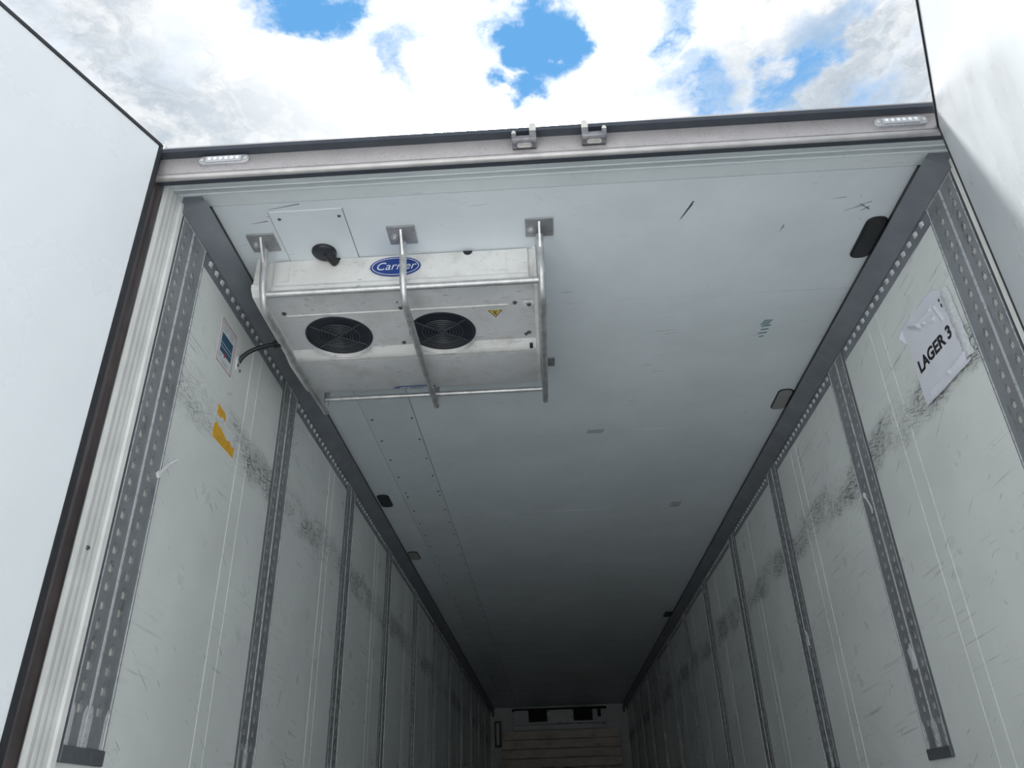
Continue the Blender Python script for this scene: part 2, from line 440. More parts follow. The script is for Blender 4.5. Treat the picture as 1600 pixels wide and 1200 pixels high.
def post(sd, name):
    t = thing(name, (sd*1.25, 1.78, FL-.1), ('left' if sd < 0 else 'right') + ' upright of the trailer door frame with dark seal and ribbed white jamb', None, kind='structure')
    q = lambda pts: [(sd*x, y) for x, y in pts]
    obj('post_body', MB().prism(q([(1.262, 1.706), (1.30, 1.706), (1.30, 1.90), (1.243, 1.90), (1.243, 1.776), (1.262, 1.776)]), FL-.1, 1.83, 'z'), 'outer_white', t)
    # rubber seal, a rounded bulge with a thin black fin in front
    arc = [(1.262, 1.708)] + [(1.260 - .028*math.sin(math.radians(a)), 1.7425 - .034*math.cos(math.radians(a))) for a in range(0, 181, 15)] + [(1.262, 1.777)]
    obj('door_seal', MB().prism(q(arc), FL-.1, 1.79, 'z'), 'seal_brown', t, sharp=50)
    obj('seal_fin', MB().prism(q([(1.235, 1.694), (1.231, 1.700), (1.244, 1.713), (1.262, 1.714), (1.262, 1.703)]), FL-.1, 1.815, 'z'), 'rubber', t)
    rb = [(1.262, 1.777), (1.240, 1.777), (1.234, 1.780)]
    for yb in (1.800, 1.824, 1.847):
        rb += [(1.234, yb-.008), (1.2355, yb-.004), (1.2355, yb-.001), (1.234, yb+.003)]
    rb += [(1.234, 1.858), (1.228, 1.862), (1.226, 1.878), (1.232, 1.884), (1.262, 1.884)]
    obj('ribbed_jamb', MB().prism(q(rb), FL-.1, 1.785, 'z'), 'jamb_white', t)
    sc2 = MB().lathe((sd*1.2335, 1.812, .62), [(.0001, .005), (.004, .0045), (.006, .001), (.006, -.001)], nrm=(-sd, 0, 0), n=10)
    obj('screw', sc2, 'screw_dark', t)
post(-1, 'trim_2'); post(1, 'trim_3')

# corner rails between wall and ceiling
def corner(sd, name):
    t = thing(name, (sd*1.2, 8.5, 1.703), ('left' if sd < 0 else 'right') + ' grey sloping corner rail with a row of punched tabs under the ceiling', None, kind='structure')
    q = lambda pts: [(sd*x, z) for x, z in pts]
    y0 = 1.872
    obj('sloping_face', MB().prism(q([(1.158, 1.801), (1.160, 1.796), (1.217, 1.756), (1.221, 1.7525), (1.245, 1.7525), (1.245, 1.8195), (1.172, 1.8195), (1.172, 1.801)]), y0, YE, 'y'), 'corner_alu', t)
    obj('gap_shadow_strip', MB().prism(q([(1.1605, 1.8005), (1.1605, 1.8205), (1.173, 1.8205), (1.173, 1.8005)]), y0+.05, YE, 'y'), 'rubber', t)  # black strip painted in for the shade inside the ceiling gap
    obj('slotted_flange', MB().prism(q([(1.2305, 1.7535), (1.2322, 1.703), (1.245, 1.703), (1.245, 1.7535)]), y0, YE, 'y'), 'corner_alu', t)
    # a punched tab: small louvre standing out from the flange, its lit lip put into the bright colour
    o0 = None; yy = 2.125; k = 0
    while yy < YE-.1:
        for kk in range(11):
            a = RY + RS*kk
            if kk and a-.02 < yy < a+RW+.02: break
        else:
            if o0 is None:
                prof = [(-.013, 0), (-.010, .005), (-.004, .0075), (.004, .0075), (.010, .005), (.013, 0)]
                m = MB(); vs = []; fs = []
                for (a, d) in prof:
                    vs += [(sd*(1.2312), yy+a, 1.7435), (sd*(1.2309 - d), yy+a, 1.7435), (sd*(1.2320 - d*.25), yy+a, 1.7265)]
                for i in range(len(prof)-1):
                    fs += [(i*3, i*3+3, i*3+4, i*3+1), (i*3+1, i*3+4, i*3+5, i*3+2), (i*3+2, i*3+5, i*3+3, i*3)]
                m.add(vs, fs)
                o0 = obj('tab', m, 'bright_alu', t, org=(sd*1.2312, yy, 1.735))
            else: again(o0, (sd*1.2312, yy, 1.735), t)
        yy += .0535
    return t
corner(-1, 'trim_4'); corner(1, 'trim_5')

# ---------------------------------------------------------------- doors
def door(name, E, dr, nr, top, width, label):
    dr, nr = Vector((*dr, 0)).normalized(), Vector((*nr, 0)).normalized()
    E = Vector((E[0], E[1], 0)); bot = FL-.12; th = .075
    t = thing(name, tuple(E + dr*width/2 - nr*th/2 + Vector((0,0,bot))), label, None, kind='structure')
    def slab(u0, u1, n0, n1, z0, z1):
        m = MB(); c = E + dr*((u0+u1)/2) + nr*((n0+n1)/2) + Vector((0,0,(z0+z1)/2))
        return m.obox(c, dr, nr, (0,0,1), (u1-u0)/2, abs(n1-n0)/2, (z1-z0)/2)
    obj('door_panel', slab(.004, width-.01, -th, 0, bot, top-.008), 'door_white', t, bevel=.003)
    obj('top_gasket', slab(0, width, -.03, .0045, top-.009, top), 'rubber', t)
    obj('hinge_edge_gasket', slab(-.006, .004, -.03, .003, bot, top), 'rubber', t)
    obj('outer_frame', slab(-.002, width, -th-.012, -th, bot, top-.004), 'outer_white', t)
    obj('free_edge_gasket', slab(width-.012, width, -.03, .012, bot, top), 'rubber', t)
    for z in (-.6, .05, .75, 1.45):
        m = slab(-.05, .16, -th-.028, -th-.012, z-.035, z+.035)
        c = E + dr*(-.05) - nr*(th+.02) + Vector((0,0,z)); m.tube([c - Vector((0,0,.05)), c + Vector((0,0,.05))], .016)
        obj('hinge', m, 'zinc_dark', t)
    return t
door('door_1', (-1.2198, 1.6654), (-.364, -.931), (.931, -.364), 1.84, 1.26, 'white left trailer door swung wide open, its inner side smudged')
door('door_2', (1.1142, 1.6972), (-.4776, -.8786), (-.8786, .4776), 1.76, 1.26, 'white right trailer door standing half open, its inner side dented')

# ---------------------------------------------------------------- lashing rails on the walls
ZT, ZB = 1.7515, .155
def rail_parts(sd, y0, label, group):
    t = thing('lashing_rail', (sd*WX, y0+RW/2, ZB), label, 'rail', group)
    x = lambda d: sd*(WX-d)
    W_ = RW
    # perforated face
    c1, c2 = .0385, .1270
    us = [.006, c1-.0105, c1-.0045, c1+.0045, c1+.0105, .078, .088, c2-.0105, c2-.0045, c2+.0045, c2+.0105, W_-.006]
    us = [y0+u for u in us]
    zs = [ZB+.028]; flags = []
    zz = ZB + .102
    while zz < ZT-.04:
        for a, b, fl in ((zs[-1], zz, 0), (zz, zz+.019, 1), (zz+.019, zz+.029, 2)):
            zs.append(b); flags.append(fl)
        zz += .0478
    zs.append(ZT); flags.append(0)
    def filled(i, j):
        fl = flags[j]
        if fl == 0: return True
        if fl == 1: return i not in (1, 2, 3, 7, 8, 9)
        return i not in (2, 8)
    obj('slotted_face', MB().plate(us, zs, filled, x(.0062), x(.0024)), 'rail_alu', t)
    obj('back_plate', MB().box(*sorted((x(0), x(.0012))), y0+.004, y0+W_-.004, ZB+.01, ZT-.002), 'slot_back', t)
    for a, b in ((-.001, .004), (W_-.004, W_+.001)):
        obj('edge_lip', MB().box(*sorted((x(0), x(.0070))), y0+a, y0+b, ZB+.01, ZT), 'cap_grey', t)
    for a, b, d in ((.004, .0075, .0082), (.0790, .0820, .0078), (.0850, .0880, .0078), (W_-.0075, W_-.004, .0082)):
        obj('rib', MB().box(*sorted((x(0), x(d))), y0+a, y0+b, ZB+.01, ZT), 'bright_alu', t)
    for a, b in ((.0062, .021), (.0625, .0793), (.0877, .1035), (W_-.021, W_-.0062)):
        obj('rail_shoe', MB().prism([(y0+a, ZB+.03), (y0+b, ZB+.03), (y0+b, ZB+.105), ((2*y0+a+b)/2, ZB+.122), (y0+a, ZB+.105)], *sorted((x(.0061), x(.0072))), 'x'), 'bright_alu', t)
    m = MB().box(*sorted((x(0), x(.0125))), y0-.003, y0+W_+.003, ZB-.006, ZB+.030)
    e = obj('end_cap', m, 'cap_grey', t, bevel=.003)
    for k in range(4):
        obj('cap_rib', MB().box(*sorted((x(.0125), x(.0137))), y0+.035+.03*k, y0+.057+.03*k, ZB+.002, ZB+.018), 'cap_grey', e)
    obj('top_edge', MB().box(*sorted((x(0), x(.0085))), y0-.001, y0+W_+.001, ZT, ZT+.0035), 'bright_alu', t)
    return t
def copy_rail(src, y0, src_y0, sd, label, group):
    dy = Vector((0, y0-src_y0, 0))
    t = src.copy(); place(t, ORG[src]+dy); tag(t, label, 'rail', group)
    for ch in list(src.children):
        c = ch.copy(); c.parent = None; place(c, ORG[ch]+dy, t)
        for g_ in list(ch.children):
            d = g_.copy(); d.parent = None; place(d, ORG[g_]+dy, c)
    return t
RAILS = {}
for sd, side in ((-1, 'left'), (1, 'right')):
    src = None
    for k in range(11):
        y0 = RY + RS*k if k else 1.888
        if k == 0: lab = 'wide slotted metal rail at the doorway end of the %s wall' % side
        elif k == 10: lab = 'last slotted metal rail, beside the far bulkhead on the %s wall' % side
        else: lab = '%s slotted metal rail from the doorway along the %s wall' % (ORD[k], side)
        grp = 'slotted lashing rails on the trailer walls'
        if src is None: src = rail_parts(sd, y0, lab, grp); sy0 = y0; o = src
        else: o = copy_rail(src, y0, sy0, sd, lab, grp)
        RAILS[(sd, k)] = o

# ---------------------------------------------------------------- evaporator under the ceiling
XL, XR = -1.072, -.098
ev = thing('evaporator_unit', ((XL+XR)/2, 2.6, 1.64), 'white ceiling-mounted cooling unit with two black fans and a blue oval badge', 'cooling unit')
def panel(pts, x0, x1):      # thin bent sheet along x, from (y,z) outline
    return MB().prism(pts, x0, x1, 'x')
# housing, upper body
def hole_panel(y0, y1, x0, x1, z, th, holes, n=48):
    """flat sheet with round holes, its rims turned in"""
    bm = bmesh.new()
    mb = MB()
    # split into cells, one per hole
    xs = [x0] + [(holes[i][0]+holes[i+1][0])/2 for i in range(len(holes)-1)] + [x1]
    for (hx, hy, hr), a, b in zip(holes, xs[:-1], xs[1:]):
        ring = []; outer = []
        for i in range(n):
            an = 2*math.pi*i/n; c, s = math.cos(an), math.sin(an)
            ring.append((hx+hr*c, hy+hr*s))
            tx = ((b-hx)/c if c > 1e-9 else (a-hx)/c if c < -1e-9 else 1e9)
            ty = ((y1-hy)/s if s > 1e-9 else (y0-hy)/s if s < -1e-9 else 1e9)
            tt = min(tx, ty); outer.append((hx+tt*c, hy+tt*s))
        vs = [(p[0], p[1], z) for p in ring] + [(p[0], p[1], z) for p in outer] + [(p[0], p[1], z+th) for p in ring]
        fs = []
        for i in range(n):
            j = (i+1) % n
            fs += [(i, j, n+j, n+i), (i, 2*n+i, 2*n+j, j)]
        # corners
        for cx, cyy in ((a, y0), (b, y0), (b, y1), (a, y1)):
            an = math.atan2(cyy-hy, cx-hx) % (2*math.pi); i = int(an/(2*math.pi/n)) % n; j = (i+1) % n
            vs.append((cx, cyy, z)); fs.append((n+i, n+j, len(vs)-1))
        mb.add(vs, fs)
    bm.free()
    return mb
FZ = 1.662
FANS = ((-.861, 2.500), (-.461, 2.508))
body = MB().prism([(2.236, H-.0005), (2.240, 1.705), (2.255, 1.672), (2.40, FZ+.05), (2.62, FZ+.05), (2.64, 1.66), (2.90, 1.668), (2.985, 1.712), (2.985, H-.0005)], XL+.004, XR-.004, 'x')
obj('housing', body, 'unit_white', ev)
fp = obj('front_panel', panel([(2.226, H-.004), (2.229, 1.708), (2.218, 1.700), (2.214, 1.690), (2.220, 1.680), (2.232, 1.674), (2.240, 1.680), (2.240, H-.004)], XL+.03, XR-.02), 'unit_white', ev, bevel=.0015)
for xx in (XL+.085, XR-.10):
    obj('panel_notch', MB().box(xx, xx+.002, 2.2255, 2.229, 1.725, H-.01).box(xx-.028, xx+.002, 2.2262, 2.230, 1.723, 1.727), 'unit_panel', fp)
for xx, r in ((-.818, .017), (-.335, .017)):
    m = MB().prism([(xx + r*math.cos(math.radians(a)), H-.0035 + r*math.sin(math.radians(a))) for a in range(180, 361, 15)], 2.2235, 2.2275, 'y')
    obj('hand_notch', m, 'fan_black', fp)
pl = MB(); obj('bottom_panel', hole_panel(2.236, 2.632, XL, XR, FZ, .045, [(FANS[0][0], FANS[0][1], .126), (FANS[1][0], FANS[1][1], .126)]), 'unit_panel', ev, sharp=30)
obj('panel_crease', MB().prism([(2.352, FZ-.0022), (2.358, FZ-.003), (2.366, FZ-.0006), (2.366, FZ+.001), (2.350, FZ+.001)], XL+.05, XR-.1, 'x'), 'unit_white', ev)
# bright step behind the fans, cut by each fan's rim
def step_mesh():
    prof = [(2.588, FZ+.0005), (2.600, FZ-.006), (2.616, FZ-.017), (2.634, FZ-.0225), (2.652, FZ-.022), (2.660, FZ-.018)]
    mb = MB(); N = 140; cols = []
    for i in range(N+1):
        x = XL+.004 + (XR-XL-.008)*i/N; col = []
        for (y, z) in prof:
            for (hx, hy) in FANS:
                d = abs(x-hx)
                if d < .128:
                    ym = hy + math.sqrt(.128**2 - d*d)
                    y = max(y, min(ym, 2.640)) if y < ym else y
            col.append((x, y, z))
        cols.append(col)
    n = len(prof)
    mb.add([v for c in cols for v in c], [(i*n+j, (i+1)*n+j, (i+1)*n+j+1, i*n+j+1) for i in range(N) for j in range(n-1)])
    return mb
obj('step_panel', step_mesh(), 'unit_white', ev, sharp=50)
obj('rear_panel', panel([(2.656, FZ-.0215), (2.90, 1.652), (2.994, 1.690), (2.997, 1.702), (2.997, H-.004), (2.985, H-.004), (2.985, 1.712), (2.90, 1.664), (2.656, FZ-.010)], XL+.004, XR-.004), 'unit_panel', ev)
for xa, xb in ((XL-.030, XL+.004), (XR-.004, XR+.010)):
    prof = [(2.205, H-.001), (2.200, 1.70), (2.188, 1.690), (2.190, 1.672), (2.215, 1.652), (2.28, 1.648), (2.60, 1.648), (2.66, 1.636), (2.90, 1.650), (3.0, 1.692), (3.002, H-.001)] if xa < -1 else \
           [(2.216, H-.001), (2.219, 1.70), (2.222, 1.67), (2.24, 1.656), (2.60, 1.654), (2.64, 1.638), (2.66, 1.638), (2.90, 1.650), (3.0, 1.702), (3.002, H-.001)]
    obj('end_cap', panel(prof, xa, xb), 'unit_white', ev, bevel=.002)
def fan(hx, hy):
    z = FZ
    # pale collar wall behind the fan
    vs = []; n_ = 30
    for k in range(n_+1):
        a = math.radians(28 + 124*k/n_)
        for rr, zz_ in ((.1290, -.004), (.1290, -.0215), (.1315, -.0215), (.1315, -.004)): vs.append((hx+rr*math.cos(a), hy+rr*math.sin(a), z+zz_))
    obj('fan_collar', MB().add(vs, [(k*4+q, k*4+(q+1) % 4, k*4+4+(q+1) % 4, k*4+4+q) for k in range(n_) for q in range(4)] + [(0, 1, 2, 3), (n_*4+3, n_*4+2, n_*4+1, n_*4)]), 'unit_panel', ev)
    f_ = obj('fan_ring', MB().lathe((hx, hy, z), [(.1265, .006), (.1285, -.001), (.1275, -.0045), (.122, -.005), (.116, -.002), (.112, .006), (.108, .014)][::1], n=56), 'fan_black', ev, sharp=50)
    obj('fan_well', MB().lathe((hx, hy, z), [(.124, .0005), (.124, .044), (.0001, .044)], n=40), 'fan_black', f_)
    m = MB()
    for R in (.018, .030, .042, .054, .066, .078): m.torus((hx, hy, z-.004), R, .0019, n=44, m=6)
    obj('grille_rings', m, 'fan_wire', f_)
    for a in (38, 142):
        c, s = math.cos(math.radians(a)), math.sin(math.radians(a))
        obj('grille_spoke', MB().tube([(hx-c*.119, hy-s*.119, z-.0025), (hx, hy, z-.0055), (hx+c*.119, hy+s*.119, z-.0025)], .0021, 8), 'fan_wire', f_)
    obj('hub', MB().lathe((hx, hy, z), [(.0001, .008), (.022, .009), (.028, .014), (.028, .044)], n=24), 'fan_black', f_)
    for k in range(5):
        a = 2*math.pi*k/5 + hx; u = Vector((math.cos(a), math.sin(a), 0)); v = Vector((-u.y, u.x, 0))
        pts = []
        for rr, w, tw in ((.026, .016, .55), (.065, .026, .45), (.108, .030, .35)):
            c = Vector((hx, hy, z+.027)) + u*rr; q = v*math.cos(tw) + Vector((0,0,1))*math.sin(tw)
            pts += [c - q*w, c + q*w]
        low = [p + Vector((0,0,.0015)) for p in pts]
        obj('fan_blade', MB().add(pts+low, [(0,1,3,2),(2,3,5,4),(6,8,9,7),(8,10,11,9),(0,2,8,6),(2,4,10,8),(1,7,9,3),(3,9,11,5),(0,6,7,1),(4,5,11,10)]), 'fan_wire', f_)
for hx, hy in FANS: fan(hx, hy)
bolt0 = None
for (xx, yy, r) in ((-1.026, 2.335, .0085), (-.594, 2.338, .0085), (-.622, 2.572, .0085), (-.174, 2.343, .0085), (-.128, 2.545, .0085), (-.140, 2.556, .0075), (-.60, 2.30, .003)):
    obj('bolt', MB().lathe((xx, yy, FZ), [(.0001, -.007), (r*.6, -.0065), (r*.75, -.003), (r, -.002), (r, .002)], n=14), 'screw_dark', ev)
rs = obj('drain_boss', MB().lathe((-.123, 2.352, FZ), [(.010, -.006), (.018, -.0055), (.021, -.002), (.021, .002)], n=20), 'unit_white', ev)
obj('bolt', MB().lathe((-.123, 2.352, FZ-.006), [(.0001, -.006), (.006, -.005), (.009, 0)], n=12), 'screw_dark', rs)
# slot at the right end of the step
obj('drain_slot', MB().prism(stadium(-.122, 2.622, .006, .020, .0055), 1.640, 1.648, 'z'), 'fan_black', ev)
# warning triangle
tri = MB().prism([(-.278, 2.385), (-.222, 2.385), (-.250, 2.432)], FZ-.0012, FZ, 'z')
tr = obj('warning_triangle', tri, 'tri_yellow', ev)
def tri_line(s, z): 
    cx, cyy = -.250, 2.4007; pts = [(-.278, 2.385), (-.222, 2.385), (-.250, 2.432)]
    a = [(cx+(p[0]-cx)*s, cyy+(p[1]-cyy)*s) for p in pts]; b = [(cx+(p[0]-cx)*(s-.17), cyy+(p[1]-cyy)*(s-.17)) for p in pts]
    return MB().add([(p[0], p[1], z) for p in a+b], [(0,1,4,3),(1,2,5,4),(2,0,3,5)])
obj('triangle_border', tri_line(.97, FZ-.0016), 'ink', tr)
obj('triangle_symbol', MB().box(-.258, -.242, 2.394, 2.398, FZ-.0018, FZ-.0012).box(-.256, -.246, 2.402, 2.407, FZ-.0018, FZ-.0012).box(-.251, -.245, 2.410, 2.414, FZ-.0018, FZ-.0012), 'ink', tr)
# badges
def badge(c, ux, uy, hw, hh):
    c, ux, uy = Vector(c), Vector(ux), Vector(uy)
    el = lambda a, b, z0, z1, n=48: MB().prism([(a*math.cos(2*math.pi*k/n), b*math.sin(2*math.pi*k/n)) for k in range(n)], z0, z1, 'z')
    b_ = obj('badge', lay(el(hw, hh, 0, .003), c, ux, uy), 'logo_blue', ev, label='blue oval badge with white lettering')
    N = 56; m = MB(); a1, b1, a2, b2 = hw-.006, hh-.005, hw-.0085, hh-.0072
    vs = [(a1*math.cos(2*math.pi*k/N), b1*math.sin(2*math.pi*k/N), .0034) for k in range(N)] + [(a2*math.cos(2*math.pi*k/N), b2*math.sin(2*math.pi*k/N), .0034) for k in range(N)]
    m.add(vs, [(k, (k+1) % N, N+(k+1) % N, N+k) for k in range(N)])
    obj('badge_line', lay(m, c, ux, uy), 'logo_white', b_)
    tm = text_mesh('Carrier', .047, shear=.28, offset=-.0003); tm.v = [(v[0]*1.02, v[1], v[2]+.0036) for v in tm.v]
    obj('badge_lettering', lay(tm, c, ux, uy), 'logo_white', b_)
badge((-.597, 2.2255, 1.763), (1, 0, 0), (-.0, -.018, 1), .0915, .0425)
badge((-.640, 2.947, 1.6708), (1, 0, 0), (0, -.927, -.375), .0915, .042)

# ---------------------------------------------------------------- tube guard around the unit
gd = thing('tube_guard', (-.56, 2.6, 1.58), 'galvanised tube guard bolted to the ceiling around the cooling unit', 'guard')
def bend(pts, r=.05, n=6):
    """round the corners of a polyline"""
    out = [Vector(pts[0])]
    for i in range(1, len(pts)-1):
        a, b, c = Vector(pts[i-1]), Vector(pts[i]), Vector(pts[i+1])
        u, v = (a-b), (c-b); rr = min(r, u.length*.45, v.length*.45); p0 = b + u.normalized()*rr; p1 = b + v.normalized()*rr
        for k in range(n+1):
            q = k/n; out.append(p0*(1-q)**2 + b*2*q*(1-q) + p1*q*q)
    out.append(Vector(pts[-1])); return out
TX = (-1.050, -.556, -.073)
for i, tx in enumerate(TX):
    zoff = (-.006, 0, -.0)[i]
    path = bend([(tx, 2.138, 1.800), (tx, 2.152, 1.742), (tx, 2.168, 1.655), (tx, 2.212, 1.594), (tx, 2.60, 1.600+zoff), (tx, 3.035, 1.622+zoff)], .055)
    path = path + [Vector((tx, 3.045, 1.623+zoff))]
    tb = obj('guard_tube', MB().tube(path, .0128, 14), 'galv', gd, sharp=50)
    obj('tube_end', MB().tube([(tx, 3.030, 1.612+zoff), (tx, 3.033, 1.70), (tx, 3.035, H)], .0125, 12), 'galv', tb, sharp=50)
    # ceiling plate with fin and bolt
    p = obj('mounting_plate', MB().box(tx-.049, tx+.049, 2.070, 2.164, H-.0065, H-.0005), 'plate_galv', gd, bevel=.002)
    obj('fin', MB().prism([(2.082, H-.006), (2.150, H-.006), (2.158, 1.755), (2.146, 1.735), (2.134, 1.752), (2.092, 1.80)], tx-.0035, tx+.0035, 'x'), 'galv', p)
    bl = MB().lathe((tx-.027, 2.122, H-.0065), [(.0001, -.011), (.007, -.0105), (.0085, -.009), (.0085, -.003), (.0145, -.0025), (.0145, 0)], n=12)
    obj('bolt', bl, 'galv', p)
    p2 = obj('rear_plate', MB().box(tx-.040, tx+.052, 3.004, 3.075, H-.0065, H-.0005), 'plate_galv', gd, bevel=.002)
def bar_on(y, z, r): 
    return obj('cross_bar', MB().tube([(TX[0], y, z), (TX[1], y, z), (TX[2], y, z)], r, 14), 'galv', gd, sharp=50)
bar_on(2.186, 1.640, .0118); bar_on(3.012, 1.664, .0105)
# power cable to the unit
gl = thing('cable_gland', (-1.235, 2.482, 1.50), 'small cable entry plate on the left wall beside the warning sticker', 'cable gland')
gp = [(a, b) for a, b in stadium(2.484, 1.545, .020, .032, .019)]
obj('gland_plate', MB().prism(gp, -1.236, -1.231, 'x'), 'sticker_white', gl)
for (yy, zz) in ((2.478, 1.567), (2.474, 1.535), (2.496, 1.522)):
    obj('screw', MB().lathe((-1.231, yy, zz), [(.0055, -.001), (.0055, .003), (.0001, .005)], nrm=(1,0,0), n=10), 'screw_dark', gl)
cb = thing('power_cable', (-1.17, 2.52, 1.545), 'black cable from the left wall to the end of the cooling unit', 'cable')
cpts = []
A, B, C_, D = Vector((-1.234, 2.484, 1.552)), Vector((-1.215, 2.475, 1.60)), Vector((-1.16, 2.49, 1.625)), Vector((-1.098, 2.53, 1.66))
for k in range(17):
    q = k/16; cpts.append(A*(1-q)**3 + B*3*q*(1-q)**2 + C_*3*q*q*(1-q) + D*q**3)
obj('cable_sheath', MB().tube(cpts, .0085, 12), 'cable_black', cb, sharp=60)
obj('cable_nut', MB().tube([cpts[-3], cpts[-1]], .0155, 8), 'cable_black', cb)

# ---------------------------------------------------------------- things on the header
def keeper(x0, mirror, label):
    t = thing('lock_keeper', (x0, 1.68, 1.757), label, 'lock keeper', 'door lock keepers on the header beam')
    q = lambda dx: x0 + (dx if not mirror else -dx)
    def b(d0, d1, *r): return MB().box(*sorted((q(d0), q(d1))), *r)
    obj('back_plate', b(-.036, .036, 1.692, 1.701, 1.762, 1.800), 'zinc_dark', t, bevel=.002)
    # tray that catches the cam, with a worn hollow
    m = MB().prism([(1.700, 1.762), (1.672, 1.762), (1.662, 1.768), (1.660, 1.778), (1.667, 1.780), (1.674, 1.774), (1.700, 1.774)], *sorted((q(-.037), q(.037))), 'x')
    obj('tray', m, 'zinc_dark', t, bevel=.003)
    obj('worn_hollow', MB().prism(stadium(q(0), 1.681, .022, .008, .0075), 1.7605, 1.763, 'z'), 'zinc_worn', t)
    obj('bridge', b(-.026, .024, 1.676, 1.684, 1.792, 1.799), 'zinc_dark', t, bevel=.002)
    for d, hz, w, nm in ((-.031, 1.806, .0075, 'short_prong'), (.026, 1.832, .0105, 'tall_prong')):
        pts = [(q(d-w), 1.770), (q(d+w), 1.770), (q(d+w), hz-.010), (q(d+w*.55), hz), (q(d-w*.55), hz), (q(d-w), hz-.010)]
        p = obj(nm, MB().prism([(a, z) for a, z in pts], 1.664, 1.680, 'y'), 'zinc_dark', t, bevel=.003)
        obj('worn_tip', MB().prism([(q(d-w*.93), hz-.030 if hz > 1.82 else hz-.012), (q(d+w*.93), hz-.030 if hz > 1.82 else hz-.012), (q(d+w*.93), hz-.009), (q(d+w*.5), hz-.0005), (q(d-w*.5), hz-.0005), (q(d-w*.93), hz-.009)], 1.6628, 1.6665, 'y'), 'zinc_worn', p)
keeper(-.110, False, 'steel lock keeper on header, its tall worn prong on the right')
keeper(.098, True, 'steel lock keeper on header, its tall worn prong on the left')
def marker(cx, cz, label):
    t = thing('marker_lamp', (cx, 1.695, cz-.017), label, 'lamp', 'clear marker lamps on the header beam')
    ln = lambda pts, y0, y1: MB().prism(pts, y0, y1, 'y')
    obj('lamp_housing', ln(stadium(cx, cz, .078, .0165, .016), 1.690, 1.703), 'lamp_rim', t, bevel=.002)
    lens = obj('lamp_lens', ln(stadium(cx, cz, .056, .0115, .005), 1.6855, 1.691), 'lens', t, bevel=.002)
    for k in range(6):
        obj('led', MB().lathe((cx-.0425+.017*k, 1.6858, cz+.0015), [(.0001, -.003), (.004, -.0024), (.0066, 0), (.0066, .002)][::-1], nrm=(0,1,0), n=12), 'led', lens)
    for s_ in (-1, 1):
        obj('screw', MB().lathe((cx+s_*.067, 1.690, cz), [(.0055, .001), (.0055, -.0025), (.0001, -.004)], nrm=(0,1,0), n=10), 'zinc_worn', t)
marker(-1.028, 1.789, 'clear oblong lamp with six diodes at left end of header')
marker(1.008, 1.779, 'clear oblong lamp with six diodes at right end of header')

# ---------------------------------------------------------------- ceiling fittings beside the corner rails
def cutout(x, y0, y1, m, label):
    sd = 1 if x > 0 else -1
    t = thing('ceiling_lamp', (x, (y0+y1)/2, H-.008), label, 'lamp', 'oblong lamps set in the ceiling edge')
    obj('lamp_rim', MB().prism(stadium(x, (y0+y1)/2, .038, (y1-y0)/2, .030), H-.006, H, 'z'), 'rubber', t, bevel=.001)
    obj('lamp_cover', MB().prism(stadium(x, (y0+y1)/2, .033, (y1-y0)/2-.005, .026), H-.009, H-.003, 'z'), m, t, bevel=.002)
cutout(1.124, 2.165, 2.392, 'rubber', 'black oblong fitting in ceiling edge nearest the right door')
cutout(1.121, 3.420, 3.630, 'grey_lens', 'grey oblong lamp in right ceiling edge, in front of the third rail')
cutout(-1.112, 4.562, 4.772, 'rubber', 'dark oblong lamp in left ceiling edge beside the third left rail')
cutout(-1.113, 5.745, 5.948, 'grey_lens', 'grey oblong lamp in left ceiling edge beside the fourth left rail')
cutout(1.121, 8.10, 8.31, 'rubber', 'small dark oblong lamp far along the right ceiling edge')
# cable inlet hole above the unit
ch = thing('ceiling_grommet', (-.86, 2.185, H-.012), 'black half-round cable grommet in the ceiling above the cooling unit', 'grommet')
obj('grommet_cap', MB().lathe((-.850, 2.182, H), [(.044, 0), (.044, -.010), (.039, -.017), (.026, -.021), (.0001, -.022)], n=36), 'fan_black', ch)
obj('grommet_cable', MB().tube([(-.842, 2.180, H-.012), (-.828, 2.200, H-.022), (-.818, 2.224, H-.024)], .016, 12), 'cable_black', ch)
# rubbed hatch marks on the ceiling
def hatch(cx, cyy, w, l, n, m, slant=.012, rows=1, label=None):
    mb = MB()
    for r_ in range(rows):
        for k in range(n):
            x = cx - w/2 + w*k/(n-1); y = cyy + r_*(l*1.15)
            mb.add([(x, y, H-.0006), (x+.0045, y, H-.0006), (x+.0045+slant, y+l, H-.0006), (x+slant, y+l, H-.0006)], [(0,1,2,3)])
    obj('rub_mark', mb, m, ceil, kind=None)
hatch(.197, 3.775, .080, .045, 9, 'hatch_grey', -.010)
hatch(.782, 4.93, .055, .045, 6, 'hatch_grey', -.012, 2)
hatch(.883, 2.79, .030, .040, 5, 'teal_ink', -.012)
mb = MB()
for k, (a, b) in enumerate(((.865, .905), (.868, .900), (.862, .899), (.872, .893))):
    y = 2.835 + .028*k; mb.add([(a, y, H-.0006), (b, y-.006, H-.0006), (b, y+.003, H-.0006), (a, y+.009, H-.0006)], [(0,1,2,3)])
obj('rub_mark', mb, 'teal_ink', ceil)
mb = MB()
